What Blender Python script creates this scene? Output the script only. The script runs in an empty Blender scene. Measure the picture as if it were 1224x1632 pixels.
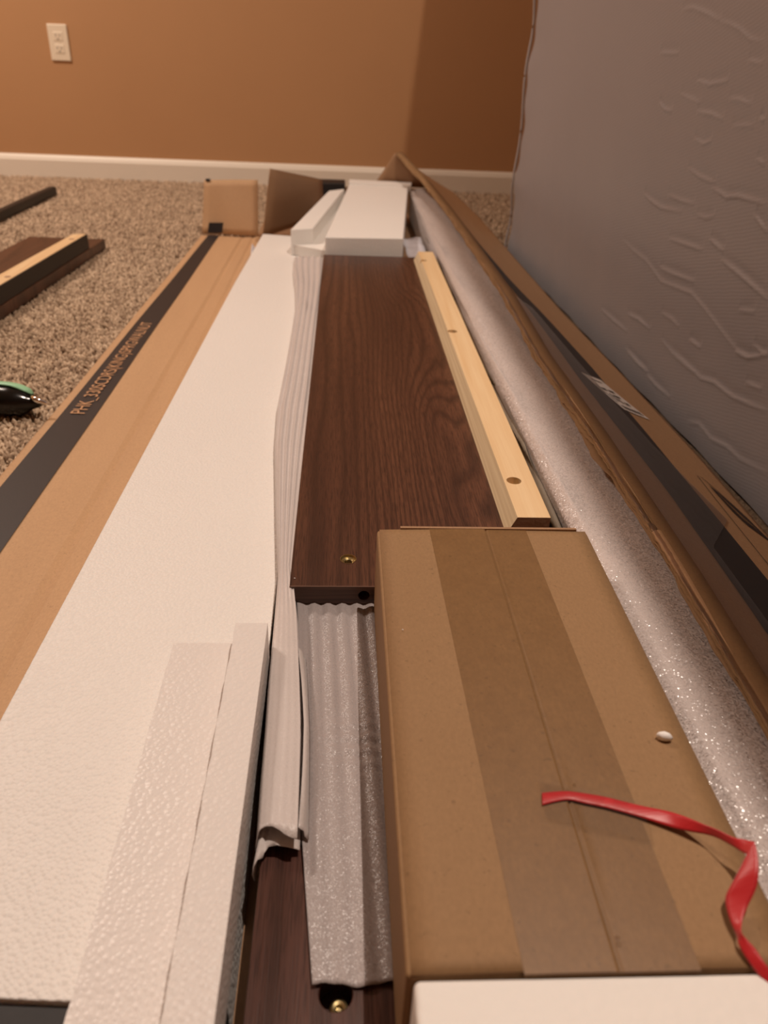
import bpy, bmesh, math, random
import numpy as np
from mathutils import Vector, Matrix
random.seed(4); rng = np.random.default_rng(4)
PI = math.pi
S = bpy.context.scene; C = S.collection

# ------------------------------------------------------------------ camera
H = 0.485; F = 1230.0
def _axes():
    V1 = np.array([-62., -742.]); s = 0.045
    k = F*F/(-(V1[1]-V1[0]*s))
    dY = np.array([V1[0], V1[1], F]); dY /= np.linalg.norm(dY)
    dn = np.array([-s*k, k, F]); dn /= np.linalg.norm(dn)
    dn -= dn@dY*dY; dn /= np.linalg.norm(dn)
    return np.array([np.cross(dn, dY), dY, -dn])
R = _axes()
cam = bpy.data.cameras.new('camera'); camo = bpy.data.objects.new('camera', cam); C.objects.link(camo)
r_, u_, b_ = R@[1, 0, 0], R@[0, -1, 0], R@[0, 0, -1]
camo.matrix_world = Matrix(((r_[0], u_[0], b_[0], 0), (r_[1], u_[1], b_[1], 0), (r_[2], u_[2], b_[2], H), (0, 0, 0, 1)))
cam.sensor_fit = 'VERTICAL'; cam.sensor_height = 36; cam.lens = 36*F/1632
cam.clip_start = 0.01
cam.dof.use_dof = True; cam.dof.focus_distance = 0.66; cam.dof.aperture_fstop = 7.6
S.camera = camo
# ------------------------------------------------------------------ light and exposure
w = bpy.data.worlds.new('world'); S.world = w; w.use_nodes = True
w.node_tree.nodes['Background'].inputs[0].default_value = (1, .8, .6, 1)
w.node_tree.nodes['Background'].inputs[1].default_value = 0.02
def lamp(name, loc, size, power, col, look=None):
    l = bpy.data.lights.new(name, 'AREA'); l.shape = 'DISK'; l.size = size; l.energy = power; l.color = col
    o = bpy.data.objects.new(name, l); C.objects.link(o); o.location = loc
    if look is not None: o.rotation_euler = (Vector(look)-Vector(loc)).to_track_quat('-Z', 'Y').to_euler()
    return o
lamp('ceiling_lamp', (0.459, 0.60, 2.34), 0.02, 20, (1, .83, .70))      # shaded from the right side of the carton by the mattress
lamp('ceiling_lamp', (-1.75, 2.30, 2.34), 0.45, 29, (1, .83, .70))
vs = S.view_settings; vs.view_transform = 'Standard'; vs.look = 'None'; vs.exposure = 0.80; vs.gamma = 1; vs.use_curve_mapping = False

# ------------------------------------------------------------------ pixel -> point
def ray(u, v): return R@np.array([u-612., v-816., F])
def at(u, v, z):
    d = ray(u, v); t = (z-H)/d[2]; return Vector((t*d[0], t*d[1], z))
def onY(u, v, Y):
    d = ray(u, v); t = Y/d[1]; return Vector((t*d[0], Y, H+t*d[2]))

# ------------------------------------------------------------------ materials
class NT:
    def __init__(s, name):
        s.m = bpy.data.materials.new(name); s.m.use_nodes = True; s.t = s.m.node_tree; s.p = s.t.nodes['Principled BSDF']
        s.co = None
    def n(s, typ, **kw):
        n = s.t.nodes.new(typ)
        for k, v in kw.items():
            if k[0] == 'i' and k[1:].isdigit(): n.inputs[int(k[1:])].default_value = v
            elif k in n.inputs.keys(): n.inputs[k].default_value = v
            else: setattr(n, k, v)
        return n
    def l(s, a, b): s.t.links.new(a, b)
    def coord(s, scale=(1, 1, 1)):
        if not s.co: s.co = s.n('ShaderNodeTexCoord')
        mp = s.n('ShaderNodeMapping'); mp.inputs['Scale'].default_value = scale
        s.l(s.co.outputs['Object'], mp.inputs[0]); return mp.outputs[0]
    def noise(s, sc, scale=(1, 1, 1), detail=2, dist=0, rough=.5):
        n = s.n('ShaderNodeTexNoise'); n.inputs['Scale'].default_value = sc; n.inputs['Detail'].default_value = detail
        n.inputs['Distortion'].default_value = dist; n.inputs['Roughness'].default_value = rough
        s.l(s.coord(scale), n.inputs['Vector']); return n.outputs[0]
    def math(s, op, a, b=None, c=None):
        n = s.n('ShaderNodeMath', operation=op)
        for i, x in enumerate((a, b, c)):
            if x is None: continue
            if isinstance(x, (int, float)): n.inputs[i].default_value = x
            else: s.l(x, n.inputs[i])
        return n.outputs[0]
    def ramp(s, f, stops):
        n = s.n('ShaderNodeValToRGB'); e = n.color_ramp.elements
        while len(e) < len(stops): e.new(.5)
        for i, (p, c) in enumerate(stops): e[i].position = p; e[i].color = (*c, 1) if len(c) == 3 else c
        s.l(f, n.inputs[0]); return n.outputs[0]
    def mix(s, f, a, b, mode='MIX'):
        n = s.n('ShaderNodeMixRGB', blend_type=mode)
        for i, x in enumerate((f, a, b)):
            if isinstance(x, (int, float)): n.inputs[i].default_value = x
            elif isinstance(x, tuple): n.inputs[i].default_value = (*x, 1)
            else: s.l(x, n.inputs[i])
        return n.outputs[0]
    def bump(s, h, strength=.3, dist=.001, prev=None):
        n = s.n('ShaderNodeBump'); n.inputs['Strength'].default_value = strength; n.inputs['Distance'].default_value = dist
        s.l(h, n.inputs['Height'])
        if prev is not None: s.l(prev, n.inputs['Normal'])
        s.l(n.outputs[0], s.p.inputs['Normal']); return n.outputs[0]
    def base(s, c):
        if isinstance(c, tuple): s.p.inputs['Base Color'].default_value = (*c, 1)
        else: s.l(c, s.p.inputs['Base Color'])
        return s
    def set(s, **kw):
        for k, v in kw.items():
            s.p.inputs[k.replace('_', ' ')].default_value = v
        return s
def sr(r, g, b): # sRGB 0-255 -> linear
    return tuple(((x/255)/12.92 if x/255 <= .04045 else ((x/255+.055)/1.055)**2.4) for x in (r, g, b))
M = {}
def simple(name, col, rough=.6, metal=0, bump=None, **kw):
    t = NT(name); t.base(col); t.set(Roughness=rough, Metallic=metal, **kw)
    if bump: t.bump(t.noise(bump[0], detail=3), bump[1], bump[2])
    M[name] = t.m; return t
# wall paint
t = simple('wall_paint', sr(196, 139, 78), .75); t.base(t.mix(t.noise(3), sr(186, 140, 97), sr(192, 146, 102))); t.bump(t.noise(260, detail=3), .12, .001)
t = simple('white_paint', sr(236, 226, 210), .45)
t = simple('ceiling_white', sr(235, 230, 220), .9)
t = simple('outlet_plastic', sr(240, 225, 200), .35)
t = simple('slot_dark', (.03, .02, .015), .6)
# carpet
t = NT('carpet'); t.set(Roughness=1.0)
t.base(t.mix(t.noise(90, detail=4), sr(112, 88, 66), sr(176, 150, 124))); t.bump(t.noise(180, detail=3), .8, .004); M['carpet'] = t.m
t = NT('carpet_yarn'); t.set(Roughness=.95)
at_ = t.n('ShaderNodeAttribute', attribute_name='tone')
t.base(t.mix(at_.outputs['Fac'], sr(130, 104, 82), sr(226, 200, 170))); M['carpet_yarn'] = t.m
# kraft
def kraft(name, c1, c2, along=(1, 1, 1), rough=.72):
    t = NT(name); t.set(Roughness=rough)
    big = t.noise(9, along, detail=4); fine = t.noise(420, (1, .6, 1), detail=3, rough=.7)
    c = t.mix(big, c1, c2); c = t.mix(t.math('MULTIPLY', fine, .75), c, tuple(x*.62 for x in c1))
    sp = t.ramp(t.noise(300, detail=1), [(.70, (0, 0, 0)), (.76, (1, 1, 1))])
    c = t.mix(t.math('MULTIPLY', sp, .35), c, tuple(x*.4 for x in c1))
    t.base(c)
    b = t.bump(t.noise(170, (2.2, .5, 1), detail=2), .10, .0006); t.bump(fine, .12, .0005, b)
    M[name] = t.m; return t
kraft('kraft', sr(150, 115, 77), sr(164, 129, 90))
kraft('kraft_panel', sr(198, 158, 118), sr(212, 172, 130), (3, .5, 1))
kraft('kraft_dark', sr(158, 122, 90), sr(172, 134, 100))
kraft('kraft_core', sr(178, 142, 100), sr(130, 98, 66), rough=.85)
t = kraft('tape_kraft', sr(122, 88, 49), sr(142, 106, 64), (9, 9, 9), rough=.5); t.set(Coat_Weight=.12, Coat_Roughness=.3)
simple('black_print', sr(36, 29, 29), .55, bump=(240, .15, .0006))
simple('line_print', sr(52, 34, 26), .6)
simple('print_kraft', sr(196, 150, 110), .7)
# clear tape (real thin film)
t = NT('clear_tape'); nt = t.t; g = t.n('ShaderNodeBsdfGlossy'); g.inputs['Roughness'].default_value = .16; g.inputs['Color'].default_value = (1, 1, 1, 1)
tr = t.n('ShaderNodeBsdfTransparent'); tr.inputs['Color'].default_value = (.985, .98, .97, 1)
fr = t.n('ShaderNodeFresnel'); fr.inputs['IOR'].default_value = 1.45
mx = t.n('ShaderNodeMixShader'); nt.links.new(t.math('MULTIPLY', fr.outputs[0], .8), mx.inputs[0]); nt.links.new(tr.outputs[0], mx.inputs[1]); nt.links.new(g.outputs[0], mx.inputs[2])
bp = t.n('ShaderNodeBump'); bp.inputs['Strength'].default_value = .5; bp.inputs['Distance'].default_value = .002; t.l(t.noise(34, (1, .35, 1), detail=2), bp.inputs['Height'])
nt.links.new(bp.outputs[0], g.inputs['Normal']); nt.links.new(bp.outputs[0], fr.inputs['Normal'])
nt.links.new(mx.outputs[0], nt.nodes['Material Output'].inputs[0]); M['clear_tape'] = t.m
# expanded polystyrene
def eps(name, col, cell=230, strength=.35, rough=.5):
    t = NT(name); t.set(Roughness=rough)
    v = t.n('ShaderNodeTexVoronoi', feature='F1'); v.inputs['Scale'].default_value = cell
    w_ = t.n('ShaderNodeVectorMath', operation='ADD'); nz = t.n('ShaderNodeTexNoise'); nz.inputs['Scale'].default_value = 60
    sc = t.n('ShaderNodeVectorMath', operation='SCALE'); sc.inputs['Scale'].default_value = .0009
    co = t.coord(); t.l(co, nz.inputs['Vector']); t.l(nz.outputs[1], sc.inputs[0]); t.l(co, w_.inputs[0]); t.l(sc.outputs[0], w_.inputs[1]); t.l(w_.outputs[0], v.inputs['Vector'])
    t.base(t.mix(t.noise(5), tuple(c*.95 for c in col), col))
    h = t.math('MULTIPLY', v.outputs['Distance'], -1.0)
    b = t.bump(h, strength, .0022)
    t.set(Subsurface_Weight=.12, Subsurface_Scale=.01)
    t.p.inputs['Subsurface Radius'].default_value = (1, .8, .7)
    M[name] = t.m; return t
eps('eps_white', (.82, .79, .755), 320, .42)
eps('eps_strip', (.765, .72, .69), 300, .25, .36)
eps('eps_block', (.84, .81, .77), 200, .12, .6)
# foam wrap film (pearly closed-cell PE foam)
def wrapmat(name, col, spark=.6, rough=.36, rib=None, alpha=None, cell=950):
    t = NT(name); t.set(Roughness=rough)
    t.p.inputs['Specular IOR Level'].default_value = .55
    t.base(t.mix(t.noise(30, detail=3), tuple(c*.9 for c in col), col))
    v = t.n('ShaderNodeTexVoronoi', feature='F1'); v.inputs['Scale'].default_value = cell; t.l(t.coord(), v.inputs['Vector'])
    a = t.n('ShaderNodeVectorMath', operation='SUBTRACT'); a.inputs[1].default_value = (.5, .5, .5); t.l(v.outputs['Color'], a.inputs[0])
    k = t.n('ShaderNodeVectorMath', operation='SCALE'); k.inputs['Scale'].default_value = spark; t.l(a.outputs[0], k.inputs[0])
    g = t.n('ShaderNodeNewGeometry'); q = t.n('ShaderNodeVectorMath', operation='ADD'); t.l(g.outputs['Normal'], q.inputs[0]); t.l(k.outputs[0], q.inputs[1])
    nn = t.n('ShaderNodeVectorMath', operation='NORMALIZE'); t.l(q.outputs[0], nn.inputs[0]); b = nn.outputs[0]
    b = t.bump(t.noise(400, detail=2), .25, .0005, b)
    if rib: b = t.bump(t.noise(rib, (1, .05, 1), detail=1), .35, .003, b)
    if alpha is not None: t.set(Alpha=alpha)
    t.set(Sheen_Weight=.2)
    M[name] = t.m; return t
wrapmat('foam_wrap', (.64, .565, .54), .75, .24)
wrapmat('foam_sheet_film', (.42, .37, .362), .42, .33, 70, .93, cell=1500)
wrapmat('foam_fold_film', (.66, .595, .57), .28, .40, None, .94, cell=1500)
t = simple('plastic_film', (.22, .18, .13), .22, bump=(40, .6, .006)); t.base(t.mix(t.noise(30, (1, .3, 1)), (.10, .08, .055), (.36, .31, .25)))
# walnut laminate
def walnut(name, dark, light, grain=1.0, rough=.38, cx=0.11, xdir=0):
    t = NT(name); t.set(Roughness=rough)
    n1 = t.noise(1, (5.5, 1.5, 1), detail=1.5, dist=.5)
    sep = t.n('ShaderNodeSeparateXYZ'); t.l(t.coord(), sep.inputs[0])
    xx = t.math('MULTIPLY', sep.outputs[0], 300.)
    mk = t.n('ShaderNodeMapRange'); mk.interpolation_type = 'SMOOTHSTEP'; mk.inputs[1].default_value = -.05; mk.inputs[2].default_value = .08; mk.inputs[3].default_value = .12; mk.inputs[4].default_value = 1
    t.l(sep.outputs[0], mk.inputs[0])
    v = t.math('ADD', t.math('MULTIPLY', t.math('MULTIPLY', n1, 120.*grain), mk.outputs[0]), xx)
    v = t.math('ADD', v, t.math('MULTIPLY', t.noise(1, (22, 1.6, 1), detail=2), 14.))
    sn = t.math('SINE', v)
    wide = t.math('MULTIPLY_ADD', sn, .5, .5)
    wide = t.math('POWER', wide, 2.6)
    st = t.noise(1, (180, 3.2, 1), detail=4, rough=.65)
    pore = t.noise(1, (900, 34, 1), detail=2, rough=.7)
    big = t.noise(1, (16, 1.2, 1), detail=2)
    c = t.mix(t.ramp(big, [(.35, (0, 0, 0)), (.65, (1, 1, 1))]), dark, light)
    c = t.mix(t.math('MULTIPLY', wide, .62), c, tuple(x*.42 for x in dark))
    c = t.mix(t.ramp(st, [(.40, (0, 0, 0)), (.7, (.6, .6, .6))]), c, tuple(x*.55 for x in dark))
    pm = t.ramp(pore, [(.48, (0, 0, 0)), (.62, (.75, .75, .75))])
    c = t.mix(pm, c, tuple(x*.42 for x in dark)); t.base(c)
    t.bump(pore, .35, -.0004)
    M[name] = t.m; return t
walnut('walnut', sr(74, 44, 32), sr(100, 64, 46))
walnut('walnut_low', sr(82, 52, 44), sr(100, 66, 56), .5, .26)
t = NT('walnut_edge'); t.set(Roughness=.45)
sgx = t.noise(1, (8, 1, 300), detail=3, dist=.3); t.base(t.mix(t.ramp(sgx, [(.35, (0, 0, 0)), (.65, (1, 1, 1))]), sr(66, 44, 34), sr(98, 70, 54))); M['walnut_edge'] = t.m
simple('edge_light', sr(112, 84, 70), .5)
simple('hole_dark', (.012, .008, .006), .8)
t = NT('pine'); t.set(Roughness=.5)
g1 = t.noise(1, (60, 2.5, 60), detail=3, dist=.4); g2 = t.noise(1, (500, 10, 500), detail=3)
c = t.mix(t.ramp(g1, [(.35, (0, 0, 0)), (.65, (1, 1, 1))]), sr(238, 212, 170), sr(228, 196, 150)); c = t.mix(t.math('MULTIPLY', g2, .35), c, sr(196, 142, 86)); t.base(c); M['pine'] = t.m
t = NT('pine_side'); t.set(Roughness=.6)
t.base(t.mix(t.ramp(t.noise(1, (300, 3, 300), detail=3), [(.35, (0, 0, 0)), (.65, (1, 1, 1))]), sr(226, 208, 172), sr(205, 184, 148))); M['pine_side'] = t.m
t = simple('pine_end', sr(168, 134, 108), .8, bump=(220, .6, .001))
simple('brass', (.50, .40, .20), .32, 1)
simple('brass_dark', (.10, .075, .03), .3, 1)
simple('black_foam', (.010, .009, .010), .55, bump=(60, .3, .002))
simple('black_metal', (.006, .005, .005), .5)
# mattress
t = NT('mattress_cloth'); t.set(Roughness=.42, Sheen_Weight=.25)
wv = t.n('ShaderNodeTexWave', wave_type='BANDS', bands_direction='DIAGONAL'); wv.inputs['Scale'].default_value = 80; wv.inputs['Distortion'].default_value = 3.5; wv.inputs['Detail'].default_value = 2; wv.inputs['Detail Scale'].default_value = .8
t.l(t.coord((.1, .45, 1.6)), wv.inputs['Vector'])
t.base(t.mix(t.noise(3.2), (.30, .295, .32), (.34, .33, .355)))
b = t.bump(wv.outputs['Fac'], .10, .0012); t.bump(t.noise(900, detail=2), .12, .0006, b)
M['mattress_cloth'] = t.m
t = simple('mattress_seam', (.5, .47, .47), .5)
t = simple('ribbon', sr(184, 27, 34), .38); t.bump(t.noise(1, (60, 900, 60)), .15, .0006); t.set(Sheen_Weight=.3)
simple('crumb_foam', (.88, .86, .84), .7)
simple('tool_black', (.004, .004, .004), .16)
simple('mint_plastic', sr(150, 205, 165), .4)
simple('chrome', (.95, .93, .9), .12, 1)
t = simple('white_plastic_bag', (.72, .72, .78), .25, bump=(50, .5, .004))
simple('blue_print', sr(60, 62, 120), .4)
simple('sticker', sr(250, 246, 242), .5)
simple('sticker_ink', sr(60, 52, 50), .6)

# ------------------------------------------------------------------ builders
def tag(o, label=None, cat=None, group=None, kind=None):
    for k, v in (('label', label), ('category', cat), ('group', group), ('kind', kind)):
        if v: o[k] = v
    return o
def thing(name, label, cat, loc, group=None):
    o = bpy.data.objects.new(name, None); C.objects.link(o); o.location = loc; o.empty_display_size = .05
    return tag(o, label, cat, group)
def wloc(p):
    v = Vector((0, 0, 0))
    while p is not None: v += p.location; p = p.parent
    return v
def mesh(name, verts, faces, mat, parent=None, smooth=False, origin=None, label=None, kind=None, mats=None, fm=None, bevel=0, seg=2, solid=0):
    me = bpy.data.meshes.new(name)
    off = wloc(parent) if parent is not None else Vector((0, 0, 0))
    o = bpy.data.objects.new(name, me); C.objects.link(o)
    if origin is not None: o.location = Vector(origin)-off; off = Vector(origin)
    V = (np.array([tuple(v) for v in verts], dtype=float)-np.array(off))
    me.from_pydata(V.tolist(), [], [list(f) for f in faces])
    bm = bmesh.new(); bm.from_mesh(me); bmesh.ops.recalc_face_normals(bm, faces=bm.faces); bm.to_mesh(me); bm.free()
    for mm in ([mat]+(mats or [])): me.materials.append(M[mm])
    if fm:
        for i, f in enumerate(me.polygons): f.material_index = fm(i, f)
    if smooth:
        for f in me.polygons: f.use_smooth = True
    if parent is not None: o.parent = parent
    if solid:
        md = o.modifiers.new('s', 'SOLIDIFY'); md.thickness = solid; md.offset = -1
    if bevel:
        md = o.modifiers.new('b', 'BEVEL'); md.width = bevel; md.segments = seg; md.limit_method = 'ANGLE'; md.angle_limit = math.radians(35)
        for f in me.polygons: f.use_smooth = True
        bpy_n = o.modifiers.new('w', 'WEIGHTED_NORMAL'); bpy_n.keep_sharp = False
    if label: o['label'] = label
    if kind: o['kind'] = kind
    return o
BF = [(0, 1, 2, 3), (4, 7, 6, 5), (0, 4, 5, 1), (1, 5, 6, 2), (2, 6, 7, 3), (3, 7, 4, 0)]
def box(name, lo, hi, mat, parent=None, **kw):
    x0, y0, z0 = lo; x1, y1, z1 = hi
    v = [(x0, y0, z0), (x1, y0, z0), (x1, y1, z0), (x0, y1, z0), (x0, y0, z1), (x1, y0, z1), (x1, y1, z1), (x0, y1, z1)]
    return mesh(name, v, BF, mat, parent, **kw)
def prism(name, poly, z0, z1, mat, parent=None, **kw):  # poly: list of (x,y); z1 may be a list
    n = len(poly); zt = z1 if isinstance(z1, (list, tuple)) else [z1]*n; zb = z0 if isinstance(z0, (list, tuple)) else [z0]*n
    v = [(p[0], p[1], zb[i]) for i, p in enumerate(poly)]+[(p[0], p[1], zt[i]) for i, p in enumerate(poly)]
    f = [tuple(range(n)), tuple(range(n, 2*n))]+[(i, (i+1) % n, n+(i+1) % n, n+i) for i in range(n)]
    return mesh(name, v, f, mat, parent, **kw)
def grid(name, P, mat, parent=None, smooth=True, **kw):  # P[i][j] points
    P = np.asarray([[tuple(p) for p in r] for r in P], float); a, b = P.shape[:2]
    f = [(i*b+j, i*b+j+1, (i+1)*b+j+1, (i+1)*b+j) for i in range(a-1) for j in range(b-1)]
    return mesh(name, P.reshape(-1, 3), f, mat, parent, smooth=smooth, **kw)
def cyl(name, c, axis, r, L, mat, parent=None, n=24, r2=None, **kw):
    a = Vector(axis).normalized(); q = a.to_track_quat('Z', 'Y'); c = Vector(c); r2 = r if r2 is None else r2
    v = [c+q@Vector((r*math.cos(i*2*PI/n), r*math.sin(i*2*PI/n), 0)) for i in range(n)]+[c+q@Vector((r2*math.cos(i*2*PI/n), r2*math.sin(i*2*PI/n), L)) for i in range(n)]
    f = [tuple(range(n)), tuple(range(n, 2*n))]+[(i, (i+1) % n, n+(i+1) % n, n+i) for i in range(n)]
    return mesh(name, v, f, mat, parent, **kw)
def lathe(name, c, axis, prof, mat, parent=None, n=28, sx=1, sy=1, **kw):  # prof: (r, t)
    a = Vector(axis).normalized(); q = a.to_track_quat('Z', 'Y'); c = Vector(c)
    P = [[c+q@Vector((sx*r*math.cos(i*2*PI/n), sy*r*math.sin(i*2*PI/n), t_)) for i in range(n+1)] for r, t_ in prof]
    o = grid(name, P, mat, parent, **kw)
    bm = bmesh.new(); bm.from_mesh(o.data); bmesh.ops.remove_doubles(bm, verts=bm.verts, dist=1e-6); bmesh.ops.recalc_face_normals(bm, faces=bm.faces); bm.to_mesh(o.data); bm.free()
    for f in o.data.polygons: f.use_smooth = kw.get('smooth', True)
    return o
def cut(o, c, axis, r, L):  # real drilled hole
    q = Vector(axis).normalized().to_track_quat('Z', 'Y'); n = 28; c = Vector(c)-wloc(o)
    v = [c+q@Vector((r*math.cos(i*2*PI/n), r*math.sin(i*2*PI/n), z)) for z in (-L, L) for i in range(n)]
    me = bpy.data.meshes.new('k'); me.from_pydata([tuple(x) for x in v], [], [tuple(range(n)), tuple(range(n, 2*n))]+[(i, (i+1) % n, n+(i+1) % n, n+i) for i in range(n)])
    bm = bmesh.new(); bm.from_mesh(me); bmesh.ops.recalc_face_normals(bm, faces=bm.faces); bm.to_mesh(me); bm.free()
    k = bpy.data.objects.new('k', me); C.objects.link(k); k.location = wloc(o)
    md = o.modifiers.new('c', 'BOOLEAN'); md.object = k; md.operation = 'DIFFERENCE'; md.solver = 'EXACT'
    bpy.context.view_layer.update()
    dg = bpy.context.evaluated_depsgraph_get(); nm = bpy.data.meshes.new_from_object(o.evaluated_get(dg))
    nm.materials.clear()
    for mm in o.data.materials: nm.materials.append(mm)
    o.modifiers.clear(); o.data = nm; bpy.data.objects.remove(k)
def text(name, s, parent, mat, P0, dirx, diry, size, length, up):
    cu = bpy.data.curves.new(name, 'FONT'); cu.body = s; cu.size = 1
    to = bpy.data.objects.new(name, cu); C.objects.link(to); bpy.context.view_layer.update()
    me = bpy.data.meshes.new_from_object(to.evaluated_get(bpy.context.evaluated_depsgraph_get())); bpy.data.objects.remove(to)
    v = np.array([tuple(x.co) for x in me.vertices]); fs = [tuple(p.vertices) for p in me.polygons]
    v[:, 0] -= v[:, 0].min(); sx = length/v[:, 0].max()
    dx, dy, P0 = Vector(dirx).normalized(), Vector(diry).normalized(), Vector(P0)
    return mesh(name, [P0+dx*(a*sx)+dy*(b*size)+Vector(up)*0 for a, b, _ in v], fs, mat, parent)

# ================================================================== SETTING
wA = at(0, 282, 0); wB = at(805, 312, 0); wd = (wB-wA).normalized(); wn = Vector((-wd.y, wd.x, 0))   # wn points away from the camera
def W(s, off, z): p = wA+wd*s+wn*off; return Vector((p.x, p.y, z))
X0, X1, Y0, ZC = -3.0, 2.4, -2.4, 2.42
fl = box('floor', (X0, Y0, -.05), (X1, 3.7, 0), 'carpet', kind='structure', origin=(0, 0, 0))
def wallbox(name, a, b, off0, off1, z0, z1, mat, **kw):
    v = [W(a, off0, z0), W(b, off0, z0), W(b, off1, z0), W(a, off1, z0), W(a, off0, z1), W(b, off0, z1), W(b, off1, z1), W(a, off1, z1)]
    return mesh(name, v, BF, mat, **kw)
wb = wallbox('wall_back', -1.75, 3.8, .014, .12, -.02, ZC, 'wall_paint', kind='structure')
# baseboard with a moulded top
prof = [(0.014, 0), (0, 0), (0, .066), (.003, .072), (.0045, .076), (.009, .082), (.014, .085)]
v = [W(s, o, z) for s in (-1.75, 3.8) for o, z in prof]; n = len(prof)
mesh('baseboard_back', v, [(i, i+1, n+i+1, n+i) for i in range(n-1)]+[tuple(range(n)), tuple(range(n, 2*n))], 'white_paint', kind='structure')
box('wall_left', (X0-.1, Y0, 0), (X0, 3.7, ZC), 'wall_paint', kind='structure')
box('wall_right', (X1, Y0, 0), (X1+.1, 3.7, ZC), 'wall_paint', kind='structure')
box('wall_front', (X0, Y0-.1, 0), (X1, Y0, ZC), 'wall_paint', kind='structure')
box('ceiling', (X0, Y0, ZC), (X1, 3.7, ZC+.1), 'ceiling_white', kind='structure')
# carpet pile (left of the box, and the wedge between box and mattress)
def pile(regions):
    pts = []
    for (xa, xb, ya, yb, dens) in regions:
        k = int((xb-xa)*(yb-ya)*dens); p = np.column_stack([rng.uniform(xa, xb, k), rng.uniform(ya, yb, k)]); pts.append(p)
    p = np.vstack(pts)
    lim = wA.y+(p[:, 0]-wA.x)*(wd.y/wd.x)-.004; p = p[p[:, 1] < lim]
    edge = -.42+(p[:, 1]-.83)*.0155
    p = p[((p[:, 0] < edge) | (p[:, 1] > 2.33)) ]
    k = len(p); hh = rng.uniform(.006, .013, k); rr = rng.uniform(.0028, .0050, k); lean = rng.normal(0, .004, (k, 2)); a0 = rng.uniform(0, 2*PI, k)
    V = np.zeros((k, 7, 3))
    for j in range(3):
        a = a0+j*2*PI/3
        V[:, j, 0] = p[:, 0]+rr*np.cos(a); V[:, j, 1] = p[:, 1]+rr*np.sin(a); V[:, j, 2] = -.001
        V[:, 3+j, 0] = p[:, 0]+lean[:, 0]*.6+rr*.9*np.cos(a+.4); V[:, 3+j, 1] = p[:, 1]+lean[:, 1]*.6+rr*.9*np.sin(a+.4); V[:, 3+j, 2] = hh*.65
    V[:, 6, 0] = p[:, 0]+lean[:, 0]; V[:, 6, 1] = p[:, 1]+lean[:, 1]; V[:, 6, 2] = hh
    tri = np.array([(0, 1, 4), (0, 4, 3), (1, 2, 5), (1, 5, 4), (2, 0, 3), (2, 3, 5), (3, 4, 6), (4, 5, 6), (5, 3, 6)])
    Fi = (tri[None]+(np.arange(k)*7)[:, None, None]).reshape(-1, 3)
    me = bpy.data.meshes.new('carpet_pile'); me.vertices.add(k*7); me.vertices.foreach_set('co', V.reshape(-1))
    me.loops.add(Fi.size); me.loops.foreach_set('vertex_index', Fi.reshape(-1).astype(np.int32))
    me.polygons.add(len(Fi)); me.polygons.foreach_set('loop_start', np.arange(0, Fi.size, 3, dtype=np.int32)); me.polygons.foreach_set('loop_total', np.full(len(Fi), 3, np.int32))
    me.update(); me.validate()
    # tone: per tuft speckle with clusters
    q = np.sin(p[:, 0]*61+3*np.sin(p[:, 1]*37))*np.sin(p[:, 1]*53+2.5*np.sin(p[:, 0]*41))
    tone = np.clip(rng.beta(1.6, 1.6, k)*.8+.1+.12*q, 0, 1)
    att = me.attributes.new('tone', 'FLOAT', 'POINT'); att.data.foreach_set('value', np.repeat(tone, 7).astype(np.float32))
    me.materials.append(M['carpet_yarn'])
    o = bpy.data.objects.new('carpet_pile', me); C.objects.link(o); o.parent = fl; o['kind'] = 'stuff'
pile([(-2.0, -.4, 2.0, 3.31, 26000), (-1.3, -.4, .1, 2.0, 40000), (-.4, 1.0, 2.3, 3.31, 24000), (.3, .47, 2.1, 2.3, 24000)])

# wall outlet
oc = None
d0 = ray(94.5, 68); t0 = ((wA+wn*.014).dot(wn))/(Vector(d0).dot(wn)); pc = Vector(t0*d0)+Vector((0, 0, H)); so = (pc-wA).dot(wd); zo = pc.z
OT = thing('wall_outlet', 'ivory duplex wall outlet on the orange wall, upper left', 'outlet', W(so, .014, zo))
def wbx(name, s0, s1, z0, z1, f0, f1, mat, par, bev=0):
    v = [W(s0, .014-f1, z0), W(s1, .014-f1, z0), W(s1, .014-f0, z0), W(s0, .014-f0, z0), W(s0, .014-f1, z1), W(s1, .014-f1, z1), W(s1, .014-f0, z1), W(s0, .014-f0, z1)]
    return mesh(name, v, BF, mat, par, bevel=bev)
pl = wbx('cover_plate', so-.035, so+.035, zo-.057, zo+.057, 0, .006, 'outlet_plastic', OT, .003)
for dz in (-.0195, .0195):
    sk = wbx('socket', so-.0165, so+.0165, zo+dz-.014, zo+dz+.014, .004, .0075, 'outlet_plastic', OT, .004)
    wbx('slot', so-.0075, so-.0055, zo+dz-.001, zo+dz+.007, .0076, .0079, 'slot_dark', sk)
    wbx('slot', so+.0055, so+.0075, zo+dz-.001, zo+dz+.007, .0076, .0079, 'slot_dark', sk)
    cyl('slot', W(so, .014-.0076, zo+dz-.008), -wn, .0026, .0003, 'slot_dark', sk, n=12)
cyl('screw', W(so, .014-.006, zo), -wn, .003, .0012, 'outlet_plastic', OT, n=12)

# ================================================================== SHIPPING CARTON
CT = thing('shipping_carton', 'long opened brown cardboard carton with black stripes, lying on the carpet', 'carton', (0, 1.2, .004))
box('bottom_panel', (-.245, -.02, .004), (.40, 2.75, .012), 'kraft_dark', CT)
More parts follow.
